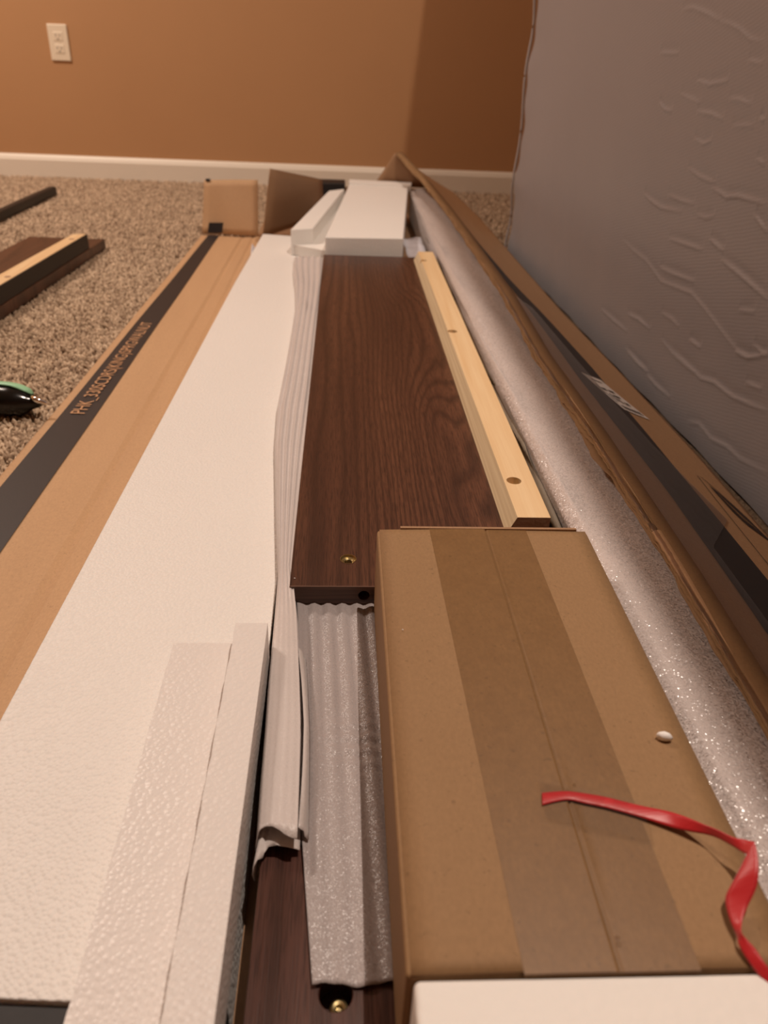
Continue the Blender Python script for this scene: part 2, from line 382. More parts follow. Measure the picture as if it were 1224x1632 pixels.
# left panel, folded out flat on the carpet
def xo(Y): return -.421+(Y-.83)*.0160
def xi(Y): return -.232
rows = []
prof_s = [(0, 0), (.02, .002), (.3, .0022), (.6, .0015), (.66, .0022), (.70, -.0002), (.74, .0022), (.84, .0028), (.88, .0006), (.93, .0045), (1, .0035)]
for Y in np.linspace(-.1, 2.28, 60):
    rows.append([(xo(Y)+(xi(Y)-xo(Y))*s, Y, .0125+z+.0007*math.sin(Y*9+s*4)) for s, z in prof_s])
LP = grid('side_panel', rows, 'kraft_panel', CT, solid=.004, smooth=False)
sa, sb = (.040, .345), (.095, .270)   # stripe fractions near / far (outer, inner)
def stripe_x(Y):
    t_ = (Y-.83)/1.45; return (xo(Y)+(-.392+.421-.012+.012)*0+.0135+.006*t_), (xo(Y)+.066-.016*t_)
st = []
for Y in np.linspace(-.1, 2.275, 50):
    a, b = stripe_x(Y)
    st.append([(a+(b-a)*k/4, Y, .01535+.0007*math.sin(Y*9+1)+.0004) for k in range(5)])
sp = grid('printed_stripe', st, 'black_print', LP, label='black printed stripe')
ta = at(128, 662, .017); tb = at(240, 520, .017)
text('lettering', 'PHK_330SCDRS(KING)SPRGWALNUT', LP, 'print_kraft', (stripe_x(1.04)[1]-.016, 1.045, .0167), (.0165, 1, 0), (-1, .0165, 0), .030, .43, (0, 0, 1))
# end flap standing at the far end of the left panel
def sheet(name, pts, mat, parent, th=.004, **kw):   # pts: 4 corners bl, br, tr, tl
    bl, br, tr_, tl = [Vector(p) for p in pts]
    P = [[(bl.lerp(br, i/8)).lerp(tl.lerp(tr_, i/8), j/8)+Vector((0, .003*math.sin(i*.7+j*.5), 0)) for i in range(9)] for j in range(9)]
    return grid(name, P, mat, parent, solid=th, **kw)
f1 = sheet('end_flap', [onY(322, 372, 2.28), onY(412, 376, 2.28), onY(411, 287, 2.33), onY(326, 287, 2.33)], 'kraft_panel', CT)
g0 = [onY(331, 371, 2.274), onY(354, 371, 2.274), onY(356, 355, 2.279), onY(333, 355, 2.279)]
mesh('printed_stripe', g0+[p+Vector((0, .002, 0)) for p in g0], BF, 'black_print', f1)
cyl('flap_corner', onY(328, 287, 2.325), (1, 0, 0), .004, .012, 'black_foam', f1, n=8)
f2 = sheet('end_flap', [onY(418, 378, 2.14), onY(514, 345, 2.50), onY(512, 286, 2.52), onY(430, 268, 2.10)], 'kraft_dark', CT, label='standing cardboard end flap, its shade coloured in as darker kraft')  # same cardboard; the darker kraft puts this flap's shade into its colour
# far end wall
box('end_wall', (-.20, 2.76, .004), (.36, 2.764, .085), 'kraft_dark', CT)

# right lid panel: ruled surface between torn inner edge and outer edge
TE = [(-.15, .268, .126), (.30, .272, .128), (.50, .276, .130), (.75, .275, .132), (1.0, .268, .135), (1.3, .273, .138), (1.75, .266, .140), (2.05, .256, .146)]
p_ = onY(680, 295, 2.36); TE.append((2.36, p_.x, p_.z)); p_ = onY(650, 262, 2.52); TE.append((2.52, p_.x, p_.z)); p_ = onY(632, 243, 2.62); TE.append((2.62, p_.x, p_.z))
OE = [(-.15, .497, .028), (.72, .479, .034), (.9, .476, .036), (1.2, .464, .038), (1.52, .447, .040), (2.1, .434, .042), (2.45, .408, .060)]
p_ = onY(722, 306, 2.62); OE.append((2.62, p_.x, p_.z))
def interp(T, Y): a = np.array(T); return float(np.interp(Y, a[:, 0], a[:, 1])), float(np.interp(Y, a[:, 0], a[:, 2]))
def panel(s, Y, lift=0):
    (a, b), (c, d) = interp(TE, Y), interp(OE, Y)
    bulge = -.005*math.sin(PI*min(max(s, 0), 1))
    return Vector((a+(c-a)*s, Y, b+(d-b)*s+bulge+lift))
def jag(Y):
    r = .0008*math.sin(Y*31)+.0006*math.sin(Y*83+1)+.0004*math.sin(Y*190+2)
    if .82 < Y < 1.35: r += .0040*math.sin((Y-.82)*PI/.53)*(.5+.5*math.sin(Y*38))
    if .88 < Y < 1.0: r += .007*math.sin((Y-.88)*PI/.12)
    return r
YS = np.concatenate([np.linspace(-.15, 1.4, 300), np.linspace(1.41, 2.62, 90)])
RP = grid('lid_panel', [[panel(s, Y) for s in (0.0, .03, .06, .12, .2, .35, .5, .65, .8, .9, .97, 1)] for Y in YS], 'kraft_panel', CT, solid=.0035)
for k, (dz, amp, ex, mm) in enumerate(((.0010, .5, .0012, 'kraft'), (-.0008, 1.0, .0022, 'kraft_core'), (-.0030, .8, .0030, 'kraft_core'), (-.0050, 1.1, .0040, 'kraft'))):
    P = []
    for i, Y in enumerate(YS):
        c = panel(0.0, Y); e = ex+max(-.001, jag(Y+k*.07)*amp); wv_ = .0007*math.sin(Y*420)*(k in (1, 2))
        P.append([c+Vector((.016, 0, dz+.0005)), c+Vector((.004, 0, dz+wv_)), c+Vector((-e*.5, 0, dz-.0005+wv_)), c+Vector((-e, 0, dz-.001-.0008*math.sin(Y*40+k)+wv_))])
    grid('torn_ply', P, mm, RP, solid=.0006)
# torn paper strands along the edge
for k in range(26):
    ya = .56+.035*(k % 7)+.01*k; L = .22+.03*(k % 5); P = []
    for i in range(30):
        Y = ya+L*i/29; c = panel(.008+.0062*k*(.30+.65*(1-i/29)), Y, .0024+.0008*math.sin(k+i*.3)); w2 = .00045*(1+.4*math.sin(k*3))
        P.append([c+Vector((-w2, 0, 0)), c+Vector((0, 0, .0006)), c+Vector((w2, 0, 0))])
    grid('torn_strand', P, 'kraft_core' if k % 3 == 0 else 'kraft_panel', RP, solid=.0003)
def print_strip(name, T, mat, parent, lift, Ya, Yb, n=90, m=6, **kw):  # T: rows (Y, s0, s1)
    a = np.array(T)
    P = [[panel(float(np.interp(Y, a[:, 0], a[:, 1]))*(1-j/m)+float(np.interp(Y, a[:, 0], a[:, 2]))*j/m, Y, lift) for j in range(m+1)] for Y in np.linspace(Ya, Yb, n)]
    return grid(name, P, mat, parent, **kw)
STR = [(-.15, .325, .66), (.46, .325, .655), (.69, .355, .64), (.83, .33, .62), (1.12, .295, .60), (1.39, .235, .48), (1.55, .20, .36), (1.8, .16, .26), (2.5, .12, .18)]
print_strip('printed_stripe', STR, 'black_print', RP, .0006, -.15, 2.5, label='black printed stripe')
P = []
for Y in np.linspace(-.1, .56, 70):
    c = panel(0.012, Y, .0005); rr_ = .0028+.0006*math.sin(Y*13)
    P.append([c+Vector((rr_*1.5*math.cos(a), 0, rr_*math.sin(a))) for a in np.linspace(-.3, PI+.6, 9)])
grid('rolled_edge', P, 'kraft_panel', RP, label='pale rolled cardboard edge')
# clear tape lying over the inner half of the panel
P = []
for Y in np.linspace(.05, 1.35, 160):
    e = float(np.interp(Y, [.05, .6, .7, .85, 1.35], [.40, .42, .75, .60, .38]))
    P.append([panel(s*e-.03, Y, .0015+(.0012*abs(math.sin(Y*38+s*7))+.0022*max(0, 1-abs(Y-.56)/.07)*abs(math.sin(Y*170+s*23)))*(1-s)) for s in (0, .15, .3, .45, .6, .75, .9, 1)])
grid('clear_tape', P, 'clear_tape', RP)
# sticker
def quad_on_panel(name, loc4, mat, parent, lift, n=6):
    (a, b, c, d) = loc4
    P = [[panel((a[0]*(1-i/n)+b[0]*i/n)*(1-j/n)+(d[0]*(1-i/n)+c[0]*i/n)*j/n, (a[1]*(1-i/n)+b[1]*i/n)*(1-j/n)+(d[1]*(1-i/n)+c[1]*i/n)*j/n, lift) for i in range(n+1)] for j in range(n+1)]
    return grid(name, P, mat, parent)
STK = [(.385, 1.05), (.575, 1.068), (.79, .972), (.575, .962)]
SK = quad_on_panel('shipping_sticker', STK, 'sticker', RP, .0011); SK['label'] = 'white sticker with dark print'
def sub(u0, u1, v0, v1):
    a, b, c, d = [np.array(x) for x in STK]
    f = lambda u, v: tuple((a*(1-u)+b*u)*(1-v)+(d*(1-u)+c*u)*v)
    return [f(u0, v0), f(u1, v0), f(u1, v1), f(u0, v1)]
for (u0, u1, v0, v1) in ((.25, .75, .12, .15), (.12, .9, .86, .89), (.12, .9, .92, .94), (.1, .14, .3, .8), (.25, .45, .35, .42), (.55, .8, .35, .42), (.3, .36, .5, .72), (.45, .75, .5, .56), (.45, .52, .6, .74), (.62, .8, .66, .74)):
    quad_on_panel('print_mark', sub(u0, u1, v0, v1), 'sticker_ink', SK, .0016, 2)
# oval printed outline with a lens-shaped emblem
def ring(name, cs, cY, rs, rY, wd_, mat, parent, lift, n=48, filled=False, lens=False):
    P = []
    for i in range(n+1):
        a = 2*PI*i/n; ca, sa_ = math.cos(a), math.sin(a)
        if lens: ca = math.copysign(abs(ca)**1.6, ca)
        P.append([panel(cs+rs*ca*k, cY+rY*sa_*k, lift) for k in ((0.001 if filled else 1-wd_), 1)])
    return grid(name, P, mat, parent)
def line_on_panel(name, pts, wd_, mat, parent, lift):
    P = []
    for i, (a, b) in enumerate(pts):
        a0, b0 = pts[max(i-1, 0)]; a1, b1 = pts[min(i+1, len(pts)-1)]; dx, dy = (a1-a0)*.2, b1-b0; L = math.hypot(dx, dy)
        P.append([panel(a-dy/L*wd_*k/.2, b+dx/L*wd_*k, lift) for k in (-.5, .5)])
    return grid(name, P, mat, parent)
line_on_panel('printed_emblem', [(.765, .40), (.755, .52), (.76, .62), (.775, .74), (.79, .812), (.82, .812), (.865, .79), (.93, .74), (.965, .69)], .0011, 'line_print', RP, .0007)
EM = grid('printed_emblem', [[panel(a, b, .0008), panel(c, d, .0008)] for a, b, c, d in ((.828, .795, .832, .793), (.835, .765, .865, .782), (.842, .738, .905, .757), (.872, .712, .94, .725), (.95, .69, .965, .695))], 'line_print', RP)
for k in range(4): line_on_panel('emblem_line', [(.845+.012*k, .775-.012*k), (.862+.014*k, .748-.008*k), (.885+.014*k, .722-.004*k)], .0009, 'kraft_core', EM, .0012)
# triangular far end of the lid
e0, e1, e2 = onY(597, 292, 2.62), onY(632, 243, 2.62), onY(690, 300, 2.62)
sheet('end_flap', [onY(597, 293, 2.66), onY(700, 300, 2.62), onY(640, 250, 2.62), onY(630, 244, 2.63)], 'kraft_dark', CT)

# ================================================================== CONTENTS
# main foam slab
FS = prism('foam_sheet', [(-.245, .223), (-.135, .216), (-.057, .216), (-.057, 2.10), (-.13, 2.085), (-.208, 2.10), (-.222, 1.6), (-.245, .30)], .012, .060, 'eps_white', bevel=.0012)
tag(FS, 'long flat white polystyrene foam sheet filling the left side of the carton', 'foam sheet')
# stepped foam strip on the slab
s_ = [(-.129, .0602), (-.129, .080), (-.0815, .080), (-.0795, .100), (-.055, .100), (-.055, .0602)]
YN, YFr = .02, .471
def sx_(x, Y):  # slight skew so that it sits as photographed
    return x+(.471-Y)*(-.0)
def rag(i): return .0003*math.sin(i*1.3)+.0002*math.sin(i*2.9)
rows = []
for i, Y in enumerate(np.linspace(YN, YFr, 46)):
    rows.append([(x+(rag(i+j) if j in (1, 3) else 0), Y, z) for j, (x, z) in enumerate(s_)])
n6 = len(s_); v = [p for r in rows for p in r]; f = [(i*n6+j, i*n6+(j+1) % n6, (i+1)*n6+(j+1) % n6, (i+1)*n6+j) for i in range(len(rows)-1) for j in range(n6)]+[tuple(range(n6)), tuple(range((len(rows)-1)*n6, len(rows)*n6))]
ST = mesh('foam_edge_strip', v, f, 'eps_strip', origin=(-.09, .25, .0602))
tag(ST, 'stepped white foam strip lying on the near end of the flat foam sheet', 'foam strip')
# black pad at the near end
tag(prism('black_pad', [(-.25, .06), (-.0555, .06), (-.0555, .2150), (-.136, .2152), (-.247, .2222)], .0125, .0575, 'black_foam', bevel=.002, origin=(-.15, .14, .0125)), 'black pad at the near end of the foam sheet, bottom left', 'pad')
# small plastic bag tucked at the flap
P = []
for j in range(9):
    Y = 1.72+.36*j/8
    P.append([(-.228+.0015*math.sin(j*1.7)+.010*k/4-.02*j/8*0, Y, .018+.045*math.sin(PI*min(1, (k+.6)/5))*(.55+.25*math.sin(j*1.3+.4))+.006*math.sin(j*2+k)) for k in range(5)])
BG = thing('plastic_bag', 'crumpled bluish white plastic bag edge between the left panel and foam sheet', 'plastic bag', (-.225, 1.9, .018))
grid('bag_film', P, 'white_plastic_bag', BG, solid=.0008); 
grid('printed_band', [[(p[0]-.0018, p[1], p[2]-.012) for p in r[:2]] for r in P], 'blue_print', BG, solid=.0004)

# lower walnut rail (wrapped in film)
LR = thing('bed_rail', 'lower dark walnut rail, half hidden under the ribbed foam wrap', 'bed rail', (.06, .9, .0125))
lr = box('board', (-.046, .04, .0405), (.200, 1.785, .060), 'walnut_low', LR)
cut(lr, (.0005, .2165, .06), (0, 0, 1), .0088, .0165)
md = lr.modifiers.new('b', 'BEVEL'); md.width = .0006; md.segments = 1; md.limit_method = 'ANGLE'
nut = lathe('insert_nut', (.0022, .2135, .0437), (0, 0, 1), [(.0001, .006), (.0014, .006), (.0018, .0085), (.0034, .009), (.0046, .0085), (.0054, .005), (.0054, 0)], 'brass', LR, smooth=False, label='brass insert nut')
box('under_board', (-.046, .03, .0125), (.200, 1.785, .040), 'walnut_edge', LR)

# ribbed foam wrap sheet over the low rail
def wrapz(x, Y):
    return .0624+.0015*math.sin((x+(.54-Y)*-.045)*2*PI/.0125)*(.75+.25*math.sin(Y*14+1))+.0008*math.sin(Y*520)*math.exp(-((Y-.385)/.025)**2)*min(1, max(0, (x+.02)/.03))
P = []
for i in range(150):
    Y = .2195+i*(.60-.2195)/149; l = np.interp(Y, [.22, .31, .436, .541, .6], [-.012, -.022, -.0285, -.037, -.040])
    lift = .004*max(0, 1-(Y-.2195)/.015)
    P.append([(l+(.2-l)*j/90, Y+.0012*math.sin(j*.45)*max(0, 1-i/20), wrapz(l+(.2-l)*j/90, Y)+(.0015 if j == 0 else 0)) for j in range(91)])
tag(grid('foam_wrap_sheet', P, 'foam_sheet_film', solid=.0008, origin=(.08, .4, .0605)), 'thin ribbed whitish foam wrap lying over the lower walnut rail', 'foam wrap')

# upper walnut rail with pine cleat
UR = thing('bed_rail', 'upper dark walnut rail with a pine cleat along its right edge', 'bed rail', (.06, 1.16, .0635))
ub = box('board', (-.0430, .543, .0635), (.2080, 1.79, .0820), 'walnut', UR, mats=['walnut_edge', 'hole_dark'], fm=lambda i, f: 1 if abs(f.normal.y) > .5 or abs(f.normal.x) > .5 else 0)
hy = at(555, 891, .082)
cut(ub, (at(580, 950, .0725).x, .543, .0725), (0, 1, 0), .0050, .02)
cut(ub, (hy.x, hy.y, .082), (0, 0, 1), .0076, .010)
for f in ub.data.polygons:
    f.material_index = 1 if (abs(f.normal.z) < .5) else 0
lathe('insert_nut', (hy.x, hy.y, .0745), (0, 0, 1), [(.0001, .0005), (.0032, .0005), (.0034, .0045), (.0046, .0054), (.0062, .0056), (.0070, .0066), (.0076, .0078), (.0071, .0078), (.0066, .0068), (.0074, .0056), (.0074, 0)], 'brass', UR, smooth=False, label='brass insert nut')
cyl('insert_socket', (hy.x, hy.y, .0752), (0, 0, 1), .0033, .0040, 'brass_dark', UR, n=6)
box('edge_band', (-.0432, .5428, .0812), (.2078, .5436, .08215), 'edge_light', UR)
# pine cleat
pts = [(.1625, .0822), (.1632, .0835), (.1715, .1015), (.204, .1015), (.204, .0822)]
def pcx(Y): return (Y-.60)*-.004
PY = [.630, 1.76]
v = [(x+pcx(Y), Y, z) for Y in PY for x, z in pts]; n5 = 5
cleat = mesh('cleat', v, [tuple(range(5)), tuple(range(5, 10))]+[(i, (i+1) % 5, 5+(i+1) % 5, 5+i) for i in range(5)], 'pine', UR, mats=['pine_side', 'pine_end', 'hole_dark'], label='pale pine cleat')
for (u, v_) in ((675, 415), (721, 528), (819, 766)):
    h = at(u, v_, .1015); cut(cleat, (h.x, h.y, .1015), (0, 0, 1), .0078, .014)
for f in cleat.data.polygons:
    nn = f.normal
    if nn.x < -.3: f.material_index = 1
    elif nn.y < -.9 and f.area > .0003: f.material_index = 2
    else: f.material_index = 0

# folded strip of wrap squeezed between foam sheet and rails
Yk = [.285, .302, .345, .39, .432, .51, .578, .68, .839, .953, 1.15, 1.33, 1.42, 1.55, 1.70, 1.79]
XL = [-.0505, -.049, -.0505, -.0515, -.0530, -.0545, -.056, -.066, -.080, -.086, -.085, -.086, -.087, -.095, -.108, -.112]
XR = [-.0235, -.0235, -.0245, -.026, -.029, -.0355, -.0435, -.0435, -.0435, -.0435, -.0435, -.0435, -.0435, -.0435, -.0435, -.0435]
P = []
for i, Y in enumerate(np.linspace(.300, 1.79, 240)):
    a, b = float(np.interp(Y, Yk, XL)), float(np.interp(Y, Yk, XR)); amp = float(np.interp(Y, [.3, .5, .7, .95, 1.3, 1.8], [.0002, .00015, .0018, .0022, .0018, .0022]))
    zt = float(np.interp(Y, [.3, .54, .7, 1.0, 1.8], [.079, .0795, .0775, .076, .076])); row = []
    for j in range(41):
        s = j/40; ph = 5*s*2*PI+1.2*math.sin(Y*3)+.5*math.sin(Y*11)
        edge = max(0, 1-s/.12)**2*.013
        pk = .006*math.exp(-((Y-1.40)/.035)**2-((s-.35)/.25)**2)+.004*math.exp(-((Y-1.62)/.1)**2)*math.sin(4*s+Y*9)
        row.append((a+(b-a)*s, Y+(.004*math.sin(s*5) if i == 0 else 0), zt+amp*math.sin(ph)*.8-edge+pk+.0012*math.sin(s*PI)))
    P.append([(a+.0015, Y, zt-.024), (a-.0003, Y, zt-.017)]+row)
FW = thing('folded_foam_wrap', 'folded strip of white foam wrap along the left edge of the upper walnut rail', 'foam wrap', (-.05, .9, .06))
grid('top_layer', P, 'foam_fold_film', FW, solid=.0007)
P = []
for i, Y in enumerate(np.linspace(.284, .56, 60)):
    a, b = float(np.interp(Y, Yk, XL))+.0022, float(np.interp(Y, Yk, XR))+.001
    pull = max(0, (.302-Y)/.018)
    row = [(a, Y, .056), (a-.001, Y, .062)]
    for j in range(16):
        s = j/15; cut_ = 1 if s < .08+.92*(1-pull)**.6 or pull <= 0 else 1
        yy = max(Y, .284+.014*min(1, s/.25)) if pull > 0 else Y
        row.append((a+(b-a)*s, yy, .0655+.004*math.sin(PI*s)+(.004 if s < .1 else 0)))
    P.append(row)
grid('bottom_layer', P, 'foam_fold_film', FW, solid=.0006)
# narrow loose pleat at its right
P = []
for i, Y in enumerate(np.linspace(.305, .47, 50)):
    b = float(np.interp(Y, Yk, XR)); wv_ = .0022*math.sin((Y-.3)*PI/.17)
    P.append([(b+.0002+wv_, Y, .077), (b+.0035+wv_, Y, .0735), (b+.0042+wv_*.5, Y, .068), (b+.0065, Y, .0648)])
grid('pleat', P, 'foam_fold_film', FW, solid=.0005)

# bright film sliver + plastic behind cleat end
# foam wrapped rail (right)
prof = []
def rr(cx, cz, r, a0, a1, n=8): return [(cx+r*math.cos(a), cz+r*math.sin(a)) for a in np.linspace(a0, a1, n)]
prof = [(.293, .014), (.2200, .014), (.2130, .03), (.2115, .07)]+rr(.2255, .0955, .0140, PI, PI/2+.12, 9)+[(.240, .1105), (.255, .1110), (.27, .1108)]+rr(.285, .1, .008, PI/2, 0, 5)
P = []
for i, Y in enumerate(np.linspace(.184, 2.60, 150)):
    row = []
    for j, (x, z) in enumerate(prof):
        sft = float(np.interp(Y, [.3, .6, 1.2, 2.6], [.012, .006, 0, -.006]))
        wob = .0012*math.sin(Y*7+j*.9)+.0007*math.sin(Y*23+j*1.7)
        row.append((x+sft+wob*.7, Y, z+wob*(1 if z > .05 else 0)))
    P.append(row)
BW = thing('wrapped_rail', 'long rail wrapped in pearly grey foam, right of the pine cleat', 'wrapped rail', (.28, 1.3, .0125))
grid('foam_wrapping', P, 'foam_wrap', BW)
prism('rail_end', [(.225, .186), (.280, .186), (.280, 2.595), (.222, 2.595)], .0135, .1, 'foam_wrap', BW)
# crumpled plastic film in the gap
P = []
for i, Y in enumerate(np.linspace(.56, 2.05, 120)):
    P.append([(.2085+.003*j/6+.0025*math.sin(Y*31+j)+(.0008*j), Y, .083+.0016*j*(1+.3*math.sin(Y*9))+.004*math.sin(Y*13+j*1.4)*.5) for j in range(7)])
tag(grid('plastic_film', P, 'plastic_film', origin=(.21, 1.3, .083), solid=.0004), 'strip of crumpled plastic film between the pine cleat and wrapped rail', 'plastic film')
# pale film behind the far end of the upper rail
P = [[(.150+.012*i, 1.80+.030*j, .074+.003*math.sin(i*1.3+j*2)) for i in range(5)] for j in range(9)]
tag(grid('plastic_sleeve', P, 'white_plastic_bag', origin=(.17, 1.9, .07), solid=.001), 'pale plastic sleeve showing beyond the far end of the pine cleat', 'plastic film')

# U-shaped foam end block at the far end
def rot(p, c, a): x, y = p[0]-c[0], p[1]-c[1]; return (c[0]+x*math.cos(a)-y*math.sin(a), c[1]+x*math.sin(a)+y*math.cos(a))
EB = thing('foam_end_block', 'grooved white foam block at the far end of the upper walnut rail', 'foam block', (.02, 2.2, .0125))
pA = [at(518, 378, .118), at(643, 380, .118), at(654, 299, .118), at(557, 293, .118)]
pA[2].x = .199; pA[1].x = min(pA[1].x, .136)
prism('block', [(p.x, p.y) for p in pA], .0125, .118, 'eps_block', EB, bevel=.002)
pB = [at(463, 366, .118), at(499, 364, .118), at(549, 301, .118), at(524, 304, .118)]
prism('side_wall', [(p.x, p.y) for p in pB], .0605, .118, 'eps_block', EB, bevel=.002)
pC = [(pB[0].x+.004, pB[0].y+.004), (pA[0].x+.02, pB[0].y-.06), (pA[3].x+.02, pA[3].y-.05), (pB[3].x+.004, pB[3].y-.01)]
prism('groove_floor', pC, .0605, .085, 'eps_block', EB, bevel=.002)
pD = [at(556, 294, .118), at(655, 299, .118), at(656, 294, .118), at(557, 289, .118)]
prism('rim', [(p.x, p.y) for p in pD], .1, .124, 'eps_block', EB, bevel=.001)
# black end pads
tag(prism('black_end_pad', [(-.10, 2.64), (.005, 2.66), (.005, 2.74), (-.10, 2.74)], .0125, .110, 'black_foam', bevel=.003, origin=(-.05, 2.7, .0125)), 'black pad standing behind the grooved white foam block', 'pad')

# small kraft box on the rails
KB = thing('kraft_box', 'small sealed brown kraft box lying on the rails with clear tape along its top', 'box', (.12, .36, .0635))
bx0, bx1, by0, by1, bz0, bz1 = .0305, .2070, .1800, .5390, .0640, .1435
def skx(x, Y): return x+(.36-Y)*.0
body = box('body', (bx0, by0, bz0), (bx1, by1, bz1), 'kraft', KB, bevel=.0026, seg=3)
# two top flaps meeting at the seam
sm = lambda Y: .1210+(.54-Y)*.0088
def ztop(x, Y):
    q = min(1, max(0, (x-bx0)/(sm(Y)-bx0))) if x < sm(Y) else min(1, max(0, (bx1-x)/(bx1-sm(Y))))
    return bz1+.0004+(.0016 if x < sm(Y) else .0009)*math.sin(q*PI/2)+.0003*q*math.sin(Y*20)
def flap(xa, xb_fn, name):
    P = []
    for Y in np.linspace(by0+.0006, by1-.0006, 50):
        xb = xb_fn(Y); P.append([(xa+(xb-xa)*k/6, Y, ztop(xa+(xb-xa)*k/6, Y)) for k in range(7)])
    return grid('top_flap', P, 'kraft', KB, solid=.0012)
flap(bx0+.0022, lambda Y: sm(Y)-.0007, 'l'); flap(bx1-.0016, lambda Y: sm(Y)+.0010, 'r')
def tapex(Y): return .0740+(.54-Y)*.021, .1550+(.54-Y)*.014
rows = []
for i, Y in enumerate(np.linspace(by0-.0008, by1+.0008, 120)):
    a, b = tapex(Y); s0 = sm(Y); row = []
    xs = list(np.linspace(a, s0-.0022, 8))+[s0-.001, s0, s0+.001]+list(np.linspace(s0+.0024, b, 8))
    puck = max(0, math.sin((Y-.20)*30))*.0006
    for x in xs:
        z = ztop(x, Y)+.0002
        if abs(x-s0) < .0008: z -= .0012
        if abs(x-(s0+.001)) < .0008: z += puck
        row.append((x, Y, z))
    rows.append(row)
tp = grid('packing_tape', rows, 'tape_kraft', KB, label='glossy amber tape strip')
P = [[(a_[0], by0-.0009, bz1+.002-.014*j/3) for a_ in rows[0]] for j in range(4)]; grid('packing_tape', P, 'tape_kraft', KB)
P = [[(a_[0], by1+.0009, bz1+.002-.03*j/3) for a_ in rows[0]] for j in range(4)]; grid('packing_tape', P, 'tape_kraft', KB)
box('flap_edge', (.050, by1-.0004, bz1-.002), (.198, by1+.0024, bz1+.0022), 'kraft_dark', KB)
# clear tape patch over the ribbon end
P = [[at(855+i*14+2*j, 1240+j*9+i*3, .1470+.0002*math.sin(i*2+j)+.0004*math.exp(-((i-4.3)**2))) for i in range(13)] for j in range(8)]
grid('clear_tape', P, 'clear_tape', KB)
# tape bubbles at the seam
for (u, v_, r) in ((986, 1490, .0010), (988, 1500, .0012), (917, 1247, .0009)):
    p = at(u, v_, .1468)
    lathe('tape_bubble', p, (0, 0, 1), [(r, -.0004), (r*.9, .0002), (r*.5, .0006), (.00001, .0008)], 'clear_tape', KB, n=14)

# ribbon
RB = thing('red_ribbon', 'thin red satin ribbon taped across the kraft box and trailing over its corner', 'ribbon', (.16, .25, .146))
def cp(u, v): return 780+u/2.757, 1100+v/2.757
prs = [((230, 450), (232, 505), .1466, .1466), ((290, 444), (290, 490), .1466, .1466), ((350, 443), (350, 482), .1468, .1466), ((420, 452), (418, 496), .1468, .1466), ((520, 470), (530, 520), .1468, .1466), ((660, 505), (672, 560), .1472, .1467),
       ((780, 530), (800, 602), .149, .1472), ((860, 555), (880, 622), .152, .149), ((940, 588), (958, 636), .155, .152), ((1000, 612), (1012, 655), .158, .155), ((1070, 645), (1075, 690), .161, .158), ((1120, 656), (1110, 712), .163, .160), ((1166, 666), (1130, 722), .166, .162)]
prs2 = [((1130, 722), (1166, 666), .162, .166), ((1105, 770), (1178, 720), .159, .165), ((1075, 830), (1183, 790), .156, .163), ((1048, 880), (1178, 850), .153, .160), ((1036, 915), (1160, 900), .151, .157), ((1042, 960), (1135, 950), .150, .154), ((1060, 1020), (1112, 1010), .149, .152),
        ((1085, 1080), (1106, 1062), .148, .152), ((1095, 1120), (1132, 1095), .148, .151), ((1130, 1180), (1172, 1140), .147, .150), ((1180, 1250), (1212, 1200), .145, .149), ((1240, 1310), (1256, 1255), .144, .147), ((1320, 1390), (1330, 1330), .142, .144)]
def ribbon(prs):
    A = np.array([[*at(*cp(*a), za)] for a, b, za, zb in prs]); B = np.array([[*at(*cp(*b), zb)] for a, b, za, zb in prs])
    tt = np.arange(len(prs)); ts = np.linspace(0, len(prs)-1, len(prs)*7)
    def cr(Pn, t):
        i = min(int(t), len(Pn)-2); f = t-i; p0, p1, p2, p3 = Pn[max(i-1, 0)], Pn[i], Pn[i+1], Pn[min(i+2, len(Pn)-1)]
        return .5*(2*p1+(p2-p0)*f+(2*p0-5*p1+4*p2-p3)*f*f+(3*p1-p0-3*p2+p3)*f**3)
    return [[cr(A, t)*(1-k/5)+cr(B, t)*k/5+np.array([0, 0, .0003*math.sin(k/5*PI)]) for k in range(6)] for t in ts]
grid('ribbon_band', ribbon(prs), 'ribbon', RB, solid=.0002)
grid('ribbon_band', ribbon(prs2), 'ribbon', RB, solid=.0002)

# foam crumbs
def crumb(p, r, label, seed):
    rg = random.Random(seed); bm = bmesh.new(); bmesh.ops.create_icosphere(bm, subdivisions=2, radius=r)
    for v in bm.verts:
        k = 1+.22*math.sin(v.co.x/r*2.1+seed)+.2*math.cos(v.co.y/r*3.1+v.co.x/r*2)+rg.uniform(-.10, .10); v.co = Vector((v.co.x*1.25*k, v.co.y*.75*k, v.co.z*.6*k))
    me = bpy.data.meshes.new('foam_crumb'); bm.to_mesh(me); bm.free(); me.materials.append(M['crumb_foam'])
    for f in me.polygons: f.use_smooth = True
    o = bpy.data.objects.new('foam_crumb', me); C.objects.link(o); o.location = p+Vector((0, 0, r*.5)); tag(o, label, 'crumb')
crumb(at(1056, 1177, .1452), .0037, 'small white foam crumb on the right half of the kraft box', 1)
crumb(at(642, 1004, .1452), .0005, 'tiny foam speck near the left edge of the kraft box', 2)
crumb(at(470, 922, .0822), .0006, 'tiny white speck on the near left corner of the upper walnut rail', 3)

# foam block near camera, bottom right
NB = prism('foam_block', [(.0325, .03), (.24, .03), (.2315, .1780), (.0335, .1786)], .0632, .1448, 'eps_block', bevel=.003, seg=3)
tag(NB, 'white foam block against the near end of the kraft box, bottom right corner', 'foam block')

